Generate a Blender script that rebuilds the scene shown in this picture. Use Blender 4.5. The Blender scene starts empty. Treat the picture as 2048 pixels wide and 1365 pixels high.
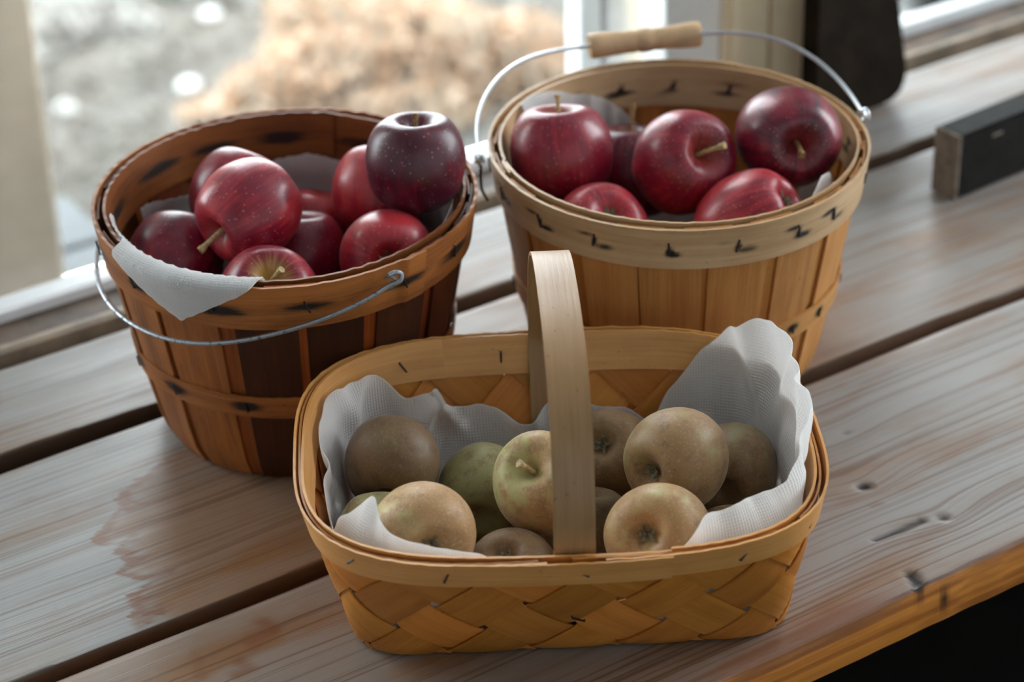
import bpy, math, random
import numpy as np
from mathutils import Vector, Matrix, Quaternion
PI=math.pi
S=bpy.context.scene
COL=S.collection
random.seed(4); RNG=np.random.default_rng(4)

# ------------------------------------------------------------------ camera
cam=bpy.data.cameras.new('camera'); camo=bpy.data.objects.new('camera',cam); COL.objects.link(camo)
cam.lens=85.0; cam.sensor_width=36.0; cam.clip_start=.05; cam.clip_end=200
_r=Vector((0.83240435,-0.55381664,-0.01975168)); _u=Vector((0.29927386,0.41924919,0.85712617)); _f=Vector((0.46640986,0.71938671,-0.51472769))
camo.matrix_world=Matrix(((_r.x,_u.x,-_f.x,-0.86285825),(_r.y,_u.y,-_f.y,-1.33086542),(_r.z,_u.z,-_f.z,0.95224622),(0,0,0,1)))
cam.dof.use_dof=True; cam.dof.focus_distance=1.54; cam.dof.aperture_fstop=4.5; cam.dof.aperture_blades=0
S.camera=camo

# ------------------------------------------------------------------ sky and exposure
SKY=8.5
w=bpy.data.worlds.new('overcast_sky'); S.world=w; w.use_nodes=True
bg=w.node_tree.nodes['Background']; bg.inputs[0].default_value=(.90,.96,1.0,1); bg.inputs[1].default_value=SKY
S.view_settings.view_transform='Standard'; S.view_settings.look='None'
S.view_settings.exposure=0.24; S.view_settings.gamma=1.0; S.view_settings.use_curve_mapping=False

def portal(loc,rot,sx,sy):
    l=bpy.data.lights.new('window_portal','AREA'); l.shape='RECTANGLE'; l.size=sx; l.size_y=sy; l.cycles.is_portal=True
    o=bpy.data.objects.new('window_portal',l); COL.objects.link(o); o.location=loc; o.rotation_euler=rot
portal((-1.0,.33,1.0),(-PI/2,0,0),2.6,2.05)
portal((2.45,-.85,1.12),(0,PI/2,0),1.85,1.5)
portal((1.35,.33,1.0),(-PI/2,0,0),1.7,2.05)

# ------------------------------------------------------------------ helpers
def tag(o,label=None,cat=None,group=None,kind=None):
    if label: o['label']=label
    if cat: o['category']=cat
    if group: o['group']=group
    if kind: o['kind']=kind
    return o
def empty(name,loc=(0,0,0)):
    o=bpy.data.objects.new(name,None); COL.objects.link(o); o.location=loc; o.empty_display_size=.02; return o
def par(o,p):
    o.parent=p
    if p is not None: o.matrix_parent_inverse=Matrix.Translation(-Vector(p.location)) if p.type=='EMPTY' else Matrix.Identity(4)
    return o
def mk(name,V,F,mat,parent=None,uv=None,attrs=None,smooth=True,sharp=40):
    V=np.asarray(V,float); me=bpy.data.meshes.new(name)
    F=[tuple(int(i) for i in f) for f in F]
    me.from_pydata(V.tolist(),[],F); me.validate()
    n=len(me.polygons)
    if smooth:
        me.polygons.foreach_set('use_smooth',np.ones(n,bool)); me.set_sharp_from_angle(angle=math.radians(sharp))
    if uv is not None:
        uv=np.asarray(uv,float); l=me.uv_layers.new(name='UVMap'); idx=np.empty(len(me.loops),np.int32); me.loops.foreach_get('vertex_index',idx)
        l.data.foreach_set('uv',uv[idx].ravel().astype(np.float32))
    for k,a in (attrs or {}).items():
        at=me.attributes.new(k,'FLOAT','POINT'); at.data.foreach_set('value',np.asarray(a,np.float32))
    if mat is not None: me.materials.append(mat)
    me.update()
    o=bpy.data.objects.new(name,me); COL.objects.link(o)
    if parent is not None: par(o,parent)
    return o
def unit(a): a=np.asarray(a,float); return a/np.maximum(np.linalg.norm(a,axis=-1,keepdims=True),1e-12)
def ribbon(P,W,N,width,thick,m=1):
    """flat band: centre line P, width directions W, outward normals N; closed solid, uv in metres along and across"""
    P=np.asarray(P,float); n=len(P); W=unit(np.broadcast_to(W,P.shape)); N=unit(np.broadcast_to(N,P.shape))
    wd=np.broadcast_to(np.asarray(width,float),(n,)); s=np.linspace(-.5,.5,m+1)
    L=np.r_[0,np.cumsum(np.linalg.norm(np.diff(P,axis=0),axis=1))]
    O=P[:,None]+W[:,None]*(wd[:,None]*s[None])[...,None]+N[:,None]*thick/2
    I=O-N[:,None]*thick
    k=m+1; V=np.concatenate([O,I],1).reshape(-1,3)
    U=np.stack([np.broadcast_to(L[:,None],(n,2*k)),np.concatenate([wd[:,None]*s,wd[:,None]*s],1)],-1).reshape(-1,2)
    F=[]; st=2*k
    for i in range(n-1):
        a=i*st; b=a+st
        for j in range(m):
            F.append((a+j,a+j+1,b+j+1,b+j)); F.append((a+k+j+1,a+k+j,b+k+j,b+k+j+1))
        F.append((a,b,b+k,a+k)); F.append((a+m,a+k+m,b+k+m,b+m))
    for a,fl in ((0,False),((n-1)*st,True)):
        for j in range(m):
            q=(a+j,a+k+j,a+k+j+1,a+j+1); F.append(q[::-1] if fl else q)
    return V,F,U
def tube(P,r,sides=8,cap=True):
    P=np.asarray(P,float); n=len(P); r=np.broadcast_to(np.asarray(r,float),(n,))
    T=unit(np.gradient(P,axis=0)); a=np.array([0,0,1.]) if abs(T[0,2])<.9 else np.array([1.,0,0])
    x=unit(np.cross(T[0],a)); V=[]
    for i in range(n):
        x=unit(x-T[i]*np.dot(x,T[i])); y=np.cross(T[i],x); t=np.arange(sides)*2*PI/sides
        V.append(P[i]+r[i]*(np.cos(t)[:,None]*x+np.sin(t)[:,None]*y))
    V=np.concatenate(V); F=[]
    for i in range(n-1):
        for j in range(sides):
            q=(j+1)%sides; F.append((i*sides+j,i*sides+q,(i+1)*sides+q,(i+1)*sides+j))
    if cap: F.append(tuple(range(sides))[::-1]); F.append(tuple((n-1)*sides+j for j in range(sides)))
    return V,F
def box(x0,x1,y0,y1,z0,z1,bev=0.0):
    if bev<=0:
        V=[(x,y,z) for x in (x0,x1) for y in (y0,y1) for z in (z0,z1)]
        return V,[(0,1,3,2),(4,6,7,5),(0,4,5,1),(2,3,7,6),(0,2,6,4),(1,5,7,3)]
    # octagonal section along the longest axis keeps edges softened
    d=(x1-x0,y1-y0,z1-z0); ax=d.index(max(d)); lo=(x0,y0,z0); hi=(x1,y1,z1); o=[i for i in range(3) if i!=ax]
    a0,a1,b0,b1=lo[o[0]],hi[o[0]],lo[o[1]],hi[o[1]]; b=bev
    ring=[(a0+b,b0),(a1-b,b0),(a1,b0+b),(a1,b1-b),(a1-b,b1),(a0+b,b1),(a0,b1-b),(a0,b0+b)]
    V=[]
    for e,sc in ((lo[ax],1),(lo[ax]+b,0),(hi[ax]-b,0),(hi[ax],1)):
        for (p,q) in ring:
            if sc: p=min(max(p,a0+b),a1-b); q=min(max(q,b0+b),b1-b)
            v=[0,0,0]; v[ax]=e; v[o[0]]=p; v[o[1]]=q; V.append(tuple(v))
    F=[]
    for s in range(3):
        for j in range(8): F.append((s*8+j,s*8+(j+1)%8,s*8+8+(j+1)%8,s*8+8+j))
    F.append(tuple(range(8))[::-1]); F.append(tuple(24+j for j in range(8)))
    if ax==1: F=[f[::-1] for f in F]
    return V,F
def joinp(parts):
    V=[];F=[];n=0
    for v,f in parts:
        v=np.asarray(v,float); V.append(v); F+= [tuple(i+n for i in q) for q in f]; n+=len(v)
    return np.concatenate(V),F
def grid_faces(n,m,wrap=False):
    F=[]
    for i in range(n if wrap else n-1):
        a=i*m; b=((i+1)%n)*m
        for j in range(m-1): F.append((a+j,a+j+1,b+j+1,b+j))
    return F
def ss(a,b,x): t=np.clip((np.asarray(x,float)-a)/(b-a),0,1); return t*t*(3-2*t)
def crom(pts,n):
    """smooth curve through points"""
    p=np.asarray(pts,float); k=len(p); P=np.concatenate([[2*p[0]-p[1]],p,[2*p[-1]-p[-2]]]); t=np.linspace(0,k-1-1e-9,n); i=t.astype(int); u=(t-i)[:,None]
    a,b,c,d=P[i],P[i+1],P[i+2],P[i+3]
    return .5*(2*b+(c-a)*u+(2*a-5*b+4*c-d)*u**2+(3*b-a-3*c+d)*u**3)
def noise1(x,seed=0):
    r=np.random.default_rng(seed); ph=r.uniform(0,2*PI,12); fr=r.uniform(.6,3.0,12); am=r.normal(size=12)/3.5
    return sum(a*np.sin(f*np.asarray(x)+p) for a,f,p in zip(am,fr,ph))

# ------------------------------------------------------------------ materials
class M:
    def __init__(s,name):
        s.m=bpy.data.materials.new(name); s.m.use_nodes=True; s.t=s.m.node_tree; s.t.nodes.clear(); s.out=s.n('ShaderNodeOutputMaterial')
    def n(s,t,**k):
        x=s.t.nodes.new(t)
        for a,v in k.items(): setattr(x,a,v)
        return x
    def put(s,sock,v):
        if v is None: return
        if isinstance(v,bpy.types.NodeSocket): s.t.links.new(v,sock)
        elif isinstance(v,(tuple,list)):
            sock.default_value=tuple(v)+((1,) if len(v)==3 and sock.type=='RGBA' else ())
        else: sock.default_value=v
    def coord(s,k='Object'): return s.n('ShaderNodeTexCoord').outputs[k]
    def map(s,v,sc=(1,1,1),loc=(0,0,0)):
        x=s.n('ShaderNodeMapping'); s.put(x.inputs['Vector'],v); s.put(x.inputs['Scale'],sc); s.put(x.inputs['Location'],loc); return x.outputs[0]
    def noise(s,v,scale=1.0,detail=3.0,rough=.55,dist=0.0,out=0):
        x=s.n('ShaderNodeTexNoise'); s.put(x.inputs['Vector'],v); s.put(x.inputs['Scale'],scale); s.put(x.inputs['Detail'],detail); s.put(x.inputs['Roughness'],rough); s.put(x.inputs['Distortion'],dist); return x.outputs[out]
    def vor(s,v,scale,feat='F1'):
        x=s.n('ShaderNodeTexVoronoi',feature=feat); s.put(x.inputs['Vector'],v); s.put(x.inputs['Scale'],scale); return x
    def math(s,op,a,b=0.0,c=None,clamp=False):
        x=s.n('ShaderNodeMath',operation=op,use_clamp=clamp); s.put(x.inputs[0],a); s.put(x.inputs[1],b)
        if c is not None: s.put(x.inputs[2],c)
        return x.outputs[0]
    def vmath(s,op,a,b=(0,0,0)):
        x=s.n('ShaderNodeVectorMath',operation=op); s.put(x.inputs[0],a); s.put(x.inputs[1],b); return x.outputs[0]
    def rng(s,v,a,b,c=0.0,d=1.0,smooth=True):
        x=s.n('ShaderNodeMapRange',interpolation_type='SMOOTHSTEP' if smooth else 'LINEAR'); s.put(x.inputs[0],v)
        for i,q in enumerate((a,b,c,d)): s.put(x.inputs[i+1],q)
        return x.outputs[0]
    def mix(s,f,a,b,blend='MIX'):
        x=s.n('ShaderNodeMix',data_type='RGBA',blend_type=blend); s.put(x.inputs[0],f); s.put(x.inputs[6],a); s.put(x.inputs[7],b); return x.outputs[2]
    def attr(s,n): return s.n('ShaderNodeAttribute',attribute_name=n).outputs['Fac']
    def info(s): return s.n('ShaderNodeObjectInfo')
    def sep(s,v): 
        x=s.n('ShaderNodeSeparateXYZ'); s.put(x.inputs[0],v); return x.outputs
    def comb(s,x,y,z):
        q=s.n('ShaderNodeCombineXYZ'); [s.put(q.inputs[i],v) for i,v in enumerate((x,y,z))]; return q.outputs[0]
    def bump(s,h,strength=.3,dist=.001):
        x=s.n('ShaderNodeBump'); s.put(x.inputs['Height'],h); s.put(x.inputs['Strength'],strength); s.put(x.inputs['Distance'],dist); return x.outputs[0]
    def pbr(s,col,rough=.5,spec=.5,normal=None,metal=0.0,**k):
        x=s.n('ShaderNodeBsdfPrincipled'); s.put(x.inputs['Base Color'],col); s.put(x.inputs['Roughness'],rough); s.put(x.inputs['Specular IOR Level'],spec); s.put(x.inputs['Metallic'],metal)
        if normal is not None: s.put(x.inputs['Normal'],normal)
        for a,v in k.items(): s.put(x.inputs[a.replace('_',' ')],v)
        return x.outputs[0]
    def mixs(s,f,a,b):
        x=s.n('ShaderNodeMixShader'); s.put(x.inputs[0],f); s.put(x.inputs[1],a); s.put(x.inputs[2],b); return x.outputs[0]
    def transl(s,col):
        x=s.n('ShaderNodeBsdfTranslucent'); s.put(x.inputs[0],col); return x.outputs[0]
    def done(s,sh): s.put(s.out.inputs[0],sh); return s.m

def splint_mat(name,light,dark,stain=(.02,.012,.009),rough=.5,tr=.16,spec=.4,uvoff=True):
    m=M(name); uv=m.coord('UV'); inf=m.info(); off=m.math('MULTIPLY',inf.outputs['Random'],7.3)
    v=m.vmath('ADD',uv,m.comb(off,off,off))
    fib=m.noise(m.map(v,(16,520,1)),1,5,.6); stk=m.noise(m.map(v,(5,75,1)),1,3,.5,.4); blo=m.noise(m.map(v,(22,30,1)),1,4,.6)
    f=m.math('ADD',m.math('MULTIPLY',fib,.45),m.math('ADD',m.math('MULTIPLY',stk,.55),m.math('MULTIPLY',blo,.35)))
    c=m.mix(m.rng(f,.45,.92),light,dark); c=m.mix(1.0,c,inf.outputs['Color'],'MULTIPLY')
    stv=m.attr('stain'); sn=m.noise(m.map(v,(70,420,1)),1,4,.6)
    sf=m.rng(m.math('MULTIPLY',stv,m.math('ADD',m.math('MULTIPLY',sn,1.5),.35)),.12,.75)
    pn=m.noise(m.map(v,(180,300,1)),1,2,.5); pf=m.math('MULTIPLY',m.rng(pn,.70,.78),.5)
    c=m.mix(pf,c,(.06,.035,.02)); c=m.mix(sf,c,stain)
    nb=m.bump(m.math('ADD',fib,m.math('MULTIPLY',stk,.6)),.25,.0006)
    sh=m.pbr(c,rough,spec,nb)
    return m.done(m.mixs(tr,sh,m.transl(m.mix(1.0,c,(1.0,.62,.30),'MULTIPLY'))))
WOOD_L=splint_mat('aged_red_brown_splint',(.50,.175,.040),(.20,.062,.016),tr=.13,rough=.5)
WOOD_R=splint_mat('honey_splint',(.66,.335,.105),(.44,.185,.045),tr=.17,rough=.48)
WOOD_RIM=splint_mat('pale_rim_splint',(.66,.45,.25),(.46,.27,.125),stain=(.012,.010,.011),tr=.10,rough=.42,spec=.6)
WOOD_F=splint_mat('yellow_woven_splint',(.72,.285,.050),(.52,.175,.026),tr=.2,rough=.45)

WOOD_FR=splint_mat('pale_woven_rim_splint',(.74,.375,.120),(.56,.25,.065),tr=.12,rough=.42,spec=.6)
def metal_mat(name,col,rough,rust=.0):
    m=M(name); p=m.coord('Object'); n=m.noise(p,260,4,.65); f=m.math('MULTIPLY',m.rng(n,.5,.68),rust)
    c=m.mix(f,col,(.05,.032,.022)); nb=m.bump(n,.15,.0004)
    return m.done(m.pbr(c,m.math('ADD',rough,m.math('MULTIPLY',f,.35)),.5,nb,m.math('SUBTRACT',1.0,m.math('MULTIPLY',f,.8))))
WIRE=metal_mat('dull_galvanised_wire',(.36,.38,.41),.42,.75); WIRE_B=metal_mat('pale_galvanised_wire',(.62,.66,.70),.38,.12); STAPLE=metal_mat('dark_staple_wire',(.07,.068,.07),.5,.8)

def apple_red():
    m=M('red_apple_skin'); p=m.coord('Object'); inf=m.info(); off=m.math('MULTIPLY',inf.outputs['Random'],3.7); s=m.sep(p)
    rad=m.vmath('NORMALIZE',m.comb(s[0],s[1],0.0)); z=s[2]
    sv=m.vmath('ADD',m.vmath('ADD',m.vmath('MULTIPLY',rad,(9,9,9)),m.comb(0.0,0.0,m.math('MULTIPLY',z,28))),m.comb(off,off,off))
    streak=m.noise(sv,1.0,4,.65); blot=m.noise(m.vmath('ADD',p,m.comb(off,off,off)),34,3,.55)
    oc=m.sep(inf.outputs['Color'])          # r: yellow ground near the stem, g: brightness of the red
    deep=(.066,.0025,.013); mid=(.215,.004,.021); hot=(.46,.024,.034)
    f=m.math('ADD',m.math('MULTIPLY',streak,.55),m.math('MULTIPLY',blot,.6)); f=m.math('ADD',f,m.math('SUBTRACT',oc[1],.5))
    c=m.mix(m.rng(f,.40,.62),deep,mid); c=m.mix(m.rng(f,.62,.86),c,hot)
    # ground colour in the stem hollow
    up=m.n('ShaderNodeAttribute',attribute_name='hollow').outputs['Fac']
    g=m.math('MULTIPLY',m.rng(m.math('ADD',up,m.math('MULTIPLY',m.math('SUBTRACT',streak,.5),1.1)),.25,.95),oc[0])
    c=m.mix(g,c,(.52,.30,.075))
    vo=m.vor(m.vmath('ADD',p,m.comb(off,off,off)),360); keep=m.sep(vo.outputs['Color'])
    dot=m.math('MULTIPLY',m.rng(vo.outputs['Distance'],.12,.26,1.0,0.0),m.rng(keep[0],.3,.75))
    c=m.mix(m.math('MULTIPLY',dot,.55),c,(.66,.33,.26))
    wax=m.noise(p,60,3,.6); nb=m.bump(m.noise(p,190,3,.5),.06,.0006)
    return m.done(m.pbr(c,m.rng(wax,.3,.7,.30,.44),.58,nb,Sheen_Weight=.03,Sheen_Roughness=.4,Sheen_Tint=(.80,.72,.92),Coat_Weight=.10,Coat_Roughness=.14,Subsurface_Weight=.06,Subsurface_Radius=(.01,.002,.001),Subsurface_Scale=.5))
APPLE=apple_red()
def apple_russet():
    m=M('russet_apple_skin'); p=m.coord('Object'); inf=m.info(); off=m.math('MULTIPLY',inf.outputs['Random'],5.1); q=m.vmath('ADD',p,m.comb(off,off,off))
    oc=m.sep(inf.outputs['Color'])
    big=m.noise(q,26,3,.55); fine=m.noise(q,620,3,.7); med=m.noise(q,90,4,.65)
    f=m.math('ADD',m.math('MULTIPLY',big,.9),m.math('ADD',m.math('MULTIPLY',med,.45),m.math('MULTIPLY',fine,.35))); f=m.math('ADD',f,m.math('SUBTRACT',oc[0],.5))
    c=m.mix(m.rng(f,.76,.97),(.34,.300,.115),(.33,.180,.070))
    c=m.mix(m.math('MULTIPLY',m.rng(med,.48,.66),.6),c,(.20,.105,.042)); c=m.mix(m.math('MULTIPLY',m.rng(fine,.53,.70),.42),c,(.55,.43,.26))
    gr=m.noise(m.vmath('ADD',q,(3,1,7)),42,3,.6); c=m.mix(m.math('MULTIPLY',m.rng(gr,.62,.74),.5),c,(.40,.40,.19))
    vo=m.vor(q,420); c=m.mix(m.math('MULTIPLY',m.rng(vo.outputs['Distance'],.08,.22,1.0,0.0),.30),c,(.56,.46,.30))
    c=m.mix(1.0,c,m.comb(oc[1],oc[1],oc[1]),'MULTIPLY')
    return m.done(m.pbr(c,m.rng(med,.3,.7,.42,.58),.42,m.bump(fine,.12,.0005),Sheen_Weight=.12,Sheen_Roughness=.5))
RUSSET=apple_russet()
def simple(name,col,rough=.6,spec=.4,var=.25,scale=40,bump=.1,**k):
    m=M(name); p=m.coord('Object'); n=m.noise(p,scale,4,.6); d=tuple(c*(1-var) for c in col); l=tuple(min(1,c*(1+var)) for c in col)
    return m.done(m.pbr(m.mix(m.rng(n,.3,.7),d,l),rough,spec,m.bump(n,bump,.001),**k))
STEM=simple('woody_stem',(.30,.18,.075),.6,.3,.45,400); STEM_P=simple('pale_woody_stem',(.46,.33,.16),.6,.3,.4,400); CALYX=simple('dry_calyx',(.16,.145,.09),.8,.2,.6,500)
def paper_mat():
    m=M('embossed_paper_towel'); uv=m.coord('UV'); s=m.sep(uv)
    a=m.math('SINE',m.math('MULTIPLY',m.math('ADD',s[0],s[1]),1500)); b=m.math('SINE',m.math('MULTIPLY',m.math('SUBTRACT',s[0],s[1]),1500))
    e=m.math('MULTIPLY',a,b); n=m.noise(uv,700,3,.6); big=m.noise(uv,45,3,.5)
    h=m.math('ADD',m.math('MULTIPLY',e,m.rng(big,.35,.6,.25,1.0)),m.math('MULTIPLY',n,.8))
    sh=m.pbr(m.mix(m.rng(n,.3,.7),(.87,.87,.865),(.92,.92,.915)),.8,.2,m.bump(h,.5,.0009))
    return m.done(m.mixs(.55,sh,m.transl((.90,.88,.86))))
PAPER=paper_mat()

def bench_mat():
    m=M('weathered_pine_plank'); p=m.coord('Object'); inf=m.info(); off=m.math('MULTIPLY',inf.outputs['Random'],9.0); s=m.sep(p)
    wob=m.noise(m.comb(m.math('MULTIPLY',s[0],2.2),m.math('MULTIPLY',s[1],9),off),1,3,.5)
    kn=m.attr('knot')
    y=m.math('ADD',s[1],m.math('ADD',m.math('MULTIPLY',m.math('SUBTRACT',wob,.5),.022),m.math('MULTIPLY',kn,.012)))
    ring=m.noise(m.comb(m.math('MULTIPLY',s[0],1.6),m.math('MULTIPLY',y,380),m.math('ADD',off,m.math('MULTIPLY',s[2],200))),1,2,.5)
    fine=m.noise(m.comb(m.math('MULTIPLY',s[0],9),m.math('MULTIPLY',y,900),m.math('MULTIPLY',s[2],700)),1,4,.6)
    pat=m.noise(m.comb(m.math('MULTIPLY',s[0],5),m.math('MULTIPLY',s[1],17),off),1,4,.6)
    pat2=m.noise(m.comb(m.math('MULTIPLY',s[0],11),m.math('MULTIPLY',s[1],40),m.math('ADD',off,4.0)),1,4,.65)
    grey=(.295,.290,.282); brown=(.25,.128,.058); line=(.125,.062,.034)
    wear=m.attr('wear')
    wv=m.math('ADD',m.rng(pat,.42,.74,0.0,.75),wear,clamp=True)
    c=m.mix(wv,grey,brown)
    c=m.mix(m.math('MULTIPLY',m.rng(ring,.50,.66),m.math('ADD',.48,m.math('MULTIPLY',wv,.3))),c,line)
    c=m.mix(m.math('MULTIPLY',m.rng(fine,.55,.75),.22),c,line)
    c=m.mix(m.math('MULTIPLY',m.rng(pat2,.60,.76),.45),c,(.22,.115,.065))
    # unweathered, varnished sawn side of the board
    sidec=m.mix(m.rng(ring,.35,.7),(.62,.235,.040),(.36,.115,.022)); sidec=m.mix(m.math('MULTIPLY',m.rng(fine,.5,.75),.4),sidec,(.25,.08,.02))
    sidec=m.mix(m.rng(m.attr('edge'),.5,.9),(.085,.05,.03),sidec); c=m.mix(m.rng(m.attr('edge'),.02,.3),c,sidec)
    st=m.attr('stain'); sf=m.rng(m.math('MULTIPLY',st,m.math('ADD',.05,m.math('ADD',m.math('MULTIPLY',pat2,.6),m.math('MULTIPLY',ring,1.1)))),.12,.85)  # stains and edge wear, plus basket shade painted on the front plank
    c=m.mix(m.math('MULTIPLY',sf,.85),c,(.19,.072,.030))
    c=m.mix(m.attr('dark'),c,(.010,.007,.006))
    h=m.math('ADD',m.math('MULTIPLY',ring,-1.0),m.math('MULTIPLY',fine,-.35))
    return m.done(m.pbr(c,m.rng(pat2,.3,.7,.36,.50),.5,m.bump(h,.34,.0007)))
BENCH=bench_mat()
LEGW=simple('dark_bench_leg',(.10,.055,.03),.6,.3,.3,30)

# shape of the woven basket
FC=np.array([-.1427,-.2690]); FA=-.5313
FU=np.array([np.cos(FA),np.sin(FA)]); FV=np.array([-np.sin(FA),np.cos(FA)])
FH=.110
def _octs(a,b,n,cu=0.0,cv=0.0,per=60):
    """rounded rectangle as 8 runs mid-side -> corner -> mid-side, starting mid-front, going right"""
    e=2.0/n
    def P(t): 
        c,s=np.cos(t),np.sin(t)
        return np.stack([a*np.sign(c)*np.abs(c)**e+cu,b*np.sign(s)*np.abs(s)**e+cv],1)
    out=[]
    for k in range(8):
        t=np.linspace(-np.pi/2+k*np.pi/4,-np.pi/2+(k+1)*np.pi/4,400)
        p=P(t); d=np.r_[0,np.cumsum(np.hypot(*np.diff(p,axis=0).T))]
        x=np.linspace(0,d[-1],per,endpoint=False)
        out.append(np.stack([np.interp(x,d,p[:,0]),np.interp(x,d,p[:,1])],1))
    return np.concatenate(out)
_A=.1655;_B=.1325
_fr=.25*_A/(_A+_B); _fd=.25-_fr
_knot=np.cumsum([0,_fr,_fd,_fd,_fr,_fr,_fd,_fd,_fr])
_RIM=_octs(_A,_B,3.2); _BOT=_octs(.140,.077,7.0,.005,0.0)
def fb_uv(f,z,inset=0.0):
    """local (u,v) of the basket wall at perimeter fraction f (0 = middle of the front) and height z"""
    f=np.mod(np.asarray(f,float),1.0)
    idx=np.interp(f,_knot,np.arange(9)*60.0)
    i=np.floor(idx).astype(int)%480; j=(i+1)%480; w=(idx-np.floor(idx))[...,None]
    R=_RIM[i]*(1-w)+_RIM[j]*w; B=_BOT[i]*(1-w)+_BOT[j]*w
    t=(np.clip(np.asarray(z,float)/FH,0,1.25)**.85)[...,None]
    p=B*(1-t)+R*t
    l=np.hypot(p[...,0]/_A,p[...,1]/_B)[...,None]
    nrm=np.stack([p[...,0]/_A**2*np.abs(p[...,0]/_A)**1.2,p[...,1]/_B**2*np.abs(p[...,1]/_B)**1.2],-1)
    nrm=nrm/np.maximum(np.linalg.norm(nrm,axis=-1,keepdims=True),1e-9)
    return p-nrm*np.asarray(inset)[...,None],nrm
def fb_pt(f,z,inset=0.0):
    f,z,inset=np.broadcast_arrays(np.asarray(f,float),np.asarray(z,float),np.asarray(inset,float))
    p,n=fb_uv(f,z,inset)
    xy=FC+p[...,:1]*FU+p[...,1:]*FV
    return np.concatenate([xy,z[...,None]],-1)

# ------------------------------------------------------------------ setting: room shell, windows, outside
WHITE=simple('white_window_paint',(.84,.86,.87),.4,.5,.06,20); BEIGE=simple('cream_painted_board',(.70,.59,.41),.5,.4,.08,14); METALRAIL=simple('pale_aluminium_rail',(.74,.77,.79),.33,.6,.06,30)
SILLW=simple('brown_stained_sill',(.085,.05,.03),.5,.4,.5,28); LIPW=simple('worn_sill_lip',(.27,.21,.15),.5,.4,.3,30)
PLASTER=simple('white_plank_wall',(.45,.47,.48),.7,.3,.2,6); FLOORM=simple('dark_board_floor',(.007,.006,.005),.8,.1,.3,8); CEIL=simple('pale_ceiling_boards',(.59,.62,.64),.7,.3,.1,6)
DARKW=simple('blackened_oak',(.014,.009,.005),.75,.1,.4,40); CHAR=simple('dark_stained_timber',(.008,.007,.006),.6,.12,.4,60); TIMB_END=simple('sawn_timber_end',(.17,.14,.11),.7,.3,.3,120)
GLOSSW=simple('glossy_white_enamel',(.86,.885,.90),.22,.9,.03,12,.03); LATCH=simple('black_latch_metal',(.03,.03,.03),.4,.5,.2,50)
gm=M('window_pane_glass'); fr=gm.n('ShaderNodeFresnel'); fr.inputs[0].default_value=1.35
tb=gm.n('ShaderNodeBsdfTransparent'); tb.inputs[0].default_value=(.97,.985,.98,1); gb=gm.n('ShaderNodeBsdfGlossy'); gb.inputs['Roughness'].default_value=.02
GLASS=gm.done(gm.mixs(fr.outputs[0],tb.outputs[0],gb.outputs[0]))

def structure(name,parts,mat,parent=None):
    V,F=joinp(parts); o=mk(name,V,F,mat,parent,sharp=30); o['kind']='structure'; return o
FZ=-.62; CZ=2.35
structure('floor',[box(-2.5,2.6,-2.6,.21,FZ-.05,FZ)],FLOORM)
structure('ceiling',[box(-2.6,2.7,-2.6,.35,CZ,CZ+.05)],CEIL)
structure('wall_back_gap_shade',[box(-2.6,2.7,.2155,.33,FZ-.6,-.035)],DARKW)  # lower back wall, coloured near black to paint the shade behind the bench
structure('wall_back',[box(-2.6,2.7,.215,.33,2.05,CZ),box(-2.6,-2.3,.215,.33,-.035,2.05),box(2.2,2.7,.215,.33,-.035,2.05)],PLASTER)
structure('wall_left',[box(-2.6,-2.5,-2.6,.215,FZ,CZ)],PLASTER)
structure('wall_right',[box(2.4,2.5,-2.6,.215,FZ,.2),box(2.4,2.5,-2.6,.215,2.05,CZ),box(2.4,2.5,-2.6,-1.6,.2,2.05),box(2.4,2.5,-.1,.215,.2,2.05)],PLASTER)
structure('wall_front',[box(-2.6,2.5,-2.7,-2.6,FZ,CZ)],PLASTER)

def window(name,x0,x1,mull=()):
    t=empty(name,((x0+x1)/2,.28,0)); t['kind']='structure'
    mk('bottom_rail',*box(x0,x1,.262,.285,-.03,.006,.0025),METALRAIL,t); mk('top_rail',*box(x0,x1,.262,.30,2.005,2.05),WHITE,t)
    g=mk('glass',*box(x0,x1,.287,.2905,.004,2.01),GLASS,t)
    for a,b in mull: mk('stile',*box(a,b,.264,.302,.0055,2.006,.004),BEIGE,t)
    return t
window('window_1',-2.3,.361,[(-1.10,-1.0)])
window('window_2',.500,2.2,[(1.30,1.38)])
# the stile that closes window 1, stepped back to the post
t=empty('trim_1',(.32,.30,0)); t['kind']='structure'
for nm,b in (('outer_stile',(.307,.330,.345,.372)),('parting_bead',(.3302,.336,.356,.372)),('sash_stile',(.3362,.360,.346,.372)),('frame_board',(.3602,.392,.352,.372))):
    mk(nm,*box(b[0],b[1],b[2],b[3],-.03,2.05,.002),WHITE,t)
t=empty('trim_2',(.43,.25,0)); t['kind']='structure'
mk('jamb_board',*box(.362,.376,.212,.326,-.035,2.05,.002),GLOSSW,t)
mk('post_board',*box(.3622,.4075,.197,.2115,-.60,2.05,.0025),BEIGE,t); mk('post_board',*box(.4105,.4985,.198,.2115,-.60,2.05,.0025),BEIGE,t)
mk('post_core',*box(.377,.499,.213,.326,-.035,2.05),BEIGE,t)
t=empty('trim_3',(0,.24,0)); t['kind']='structure'
for a,b in ((-2.3,.361),(.5,2.2)):
    mk('sill_lip',*box(a,b,.2125,.2245,-.032,.0012,.003),LIPW,t); mk('sill_board',*box(a,b,.2262,.2615,-.032,-.003,.003),SILLW,t)

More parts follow.
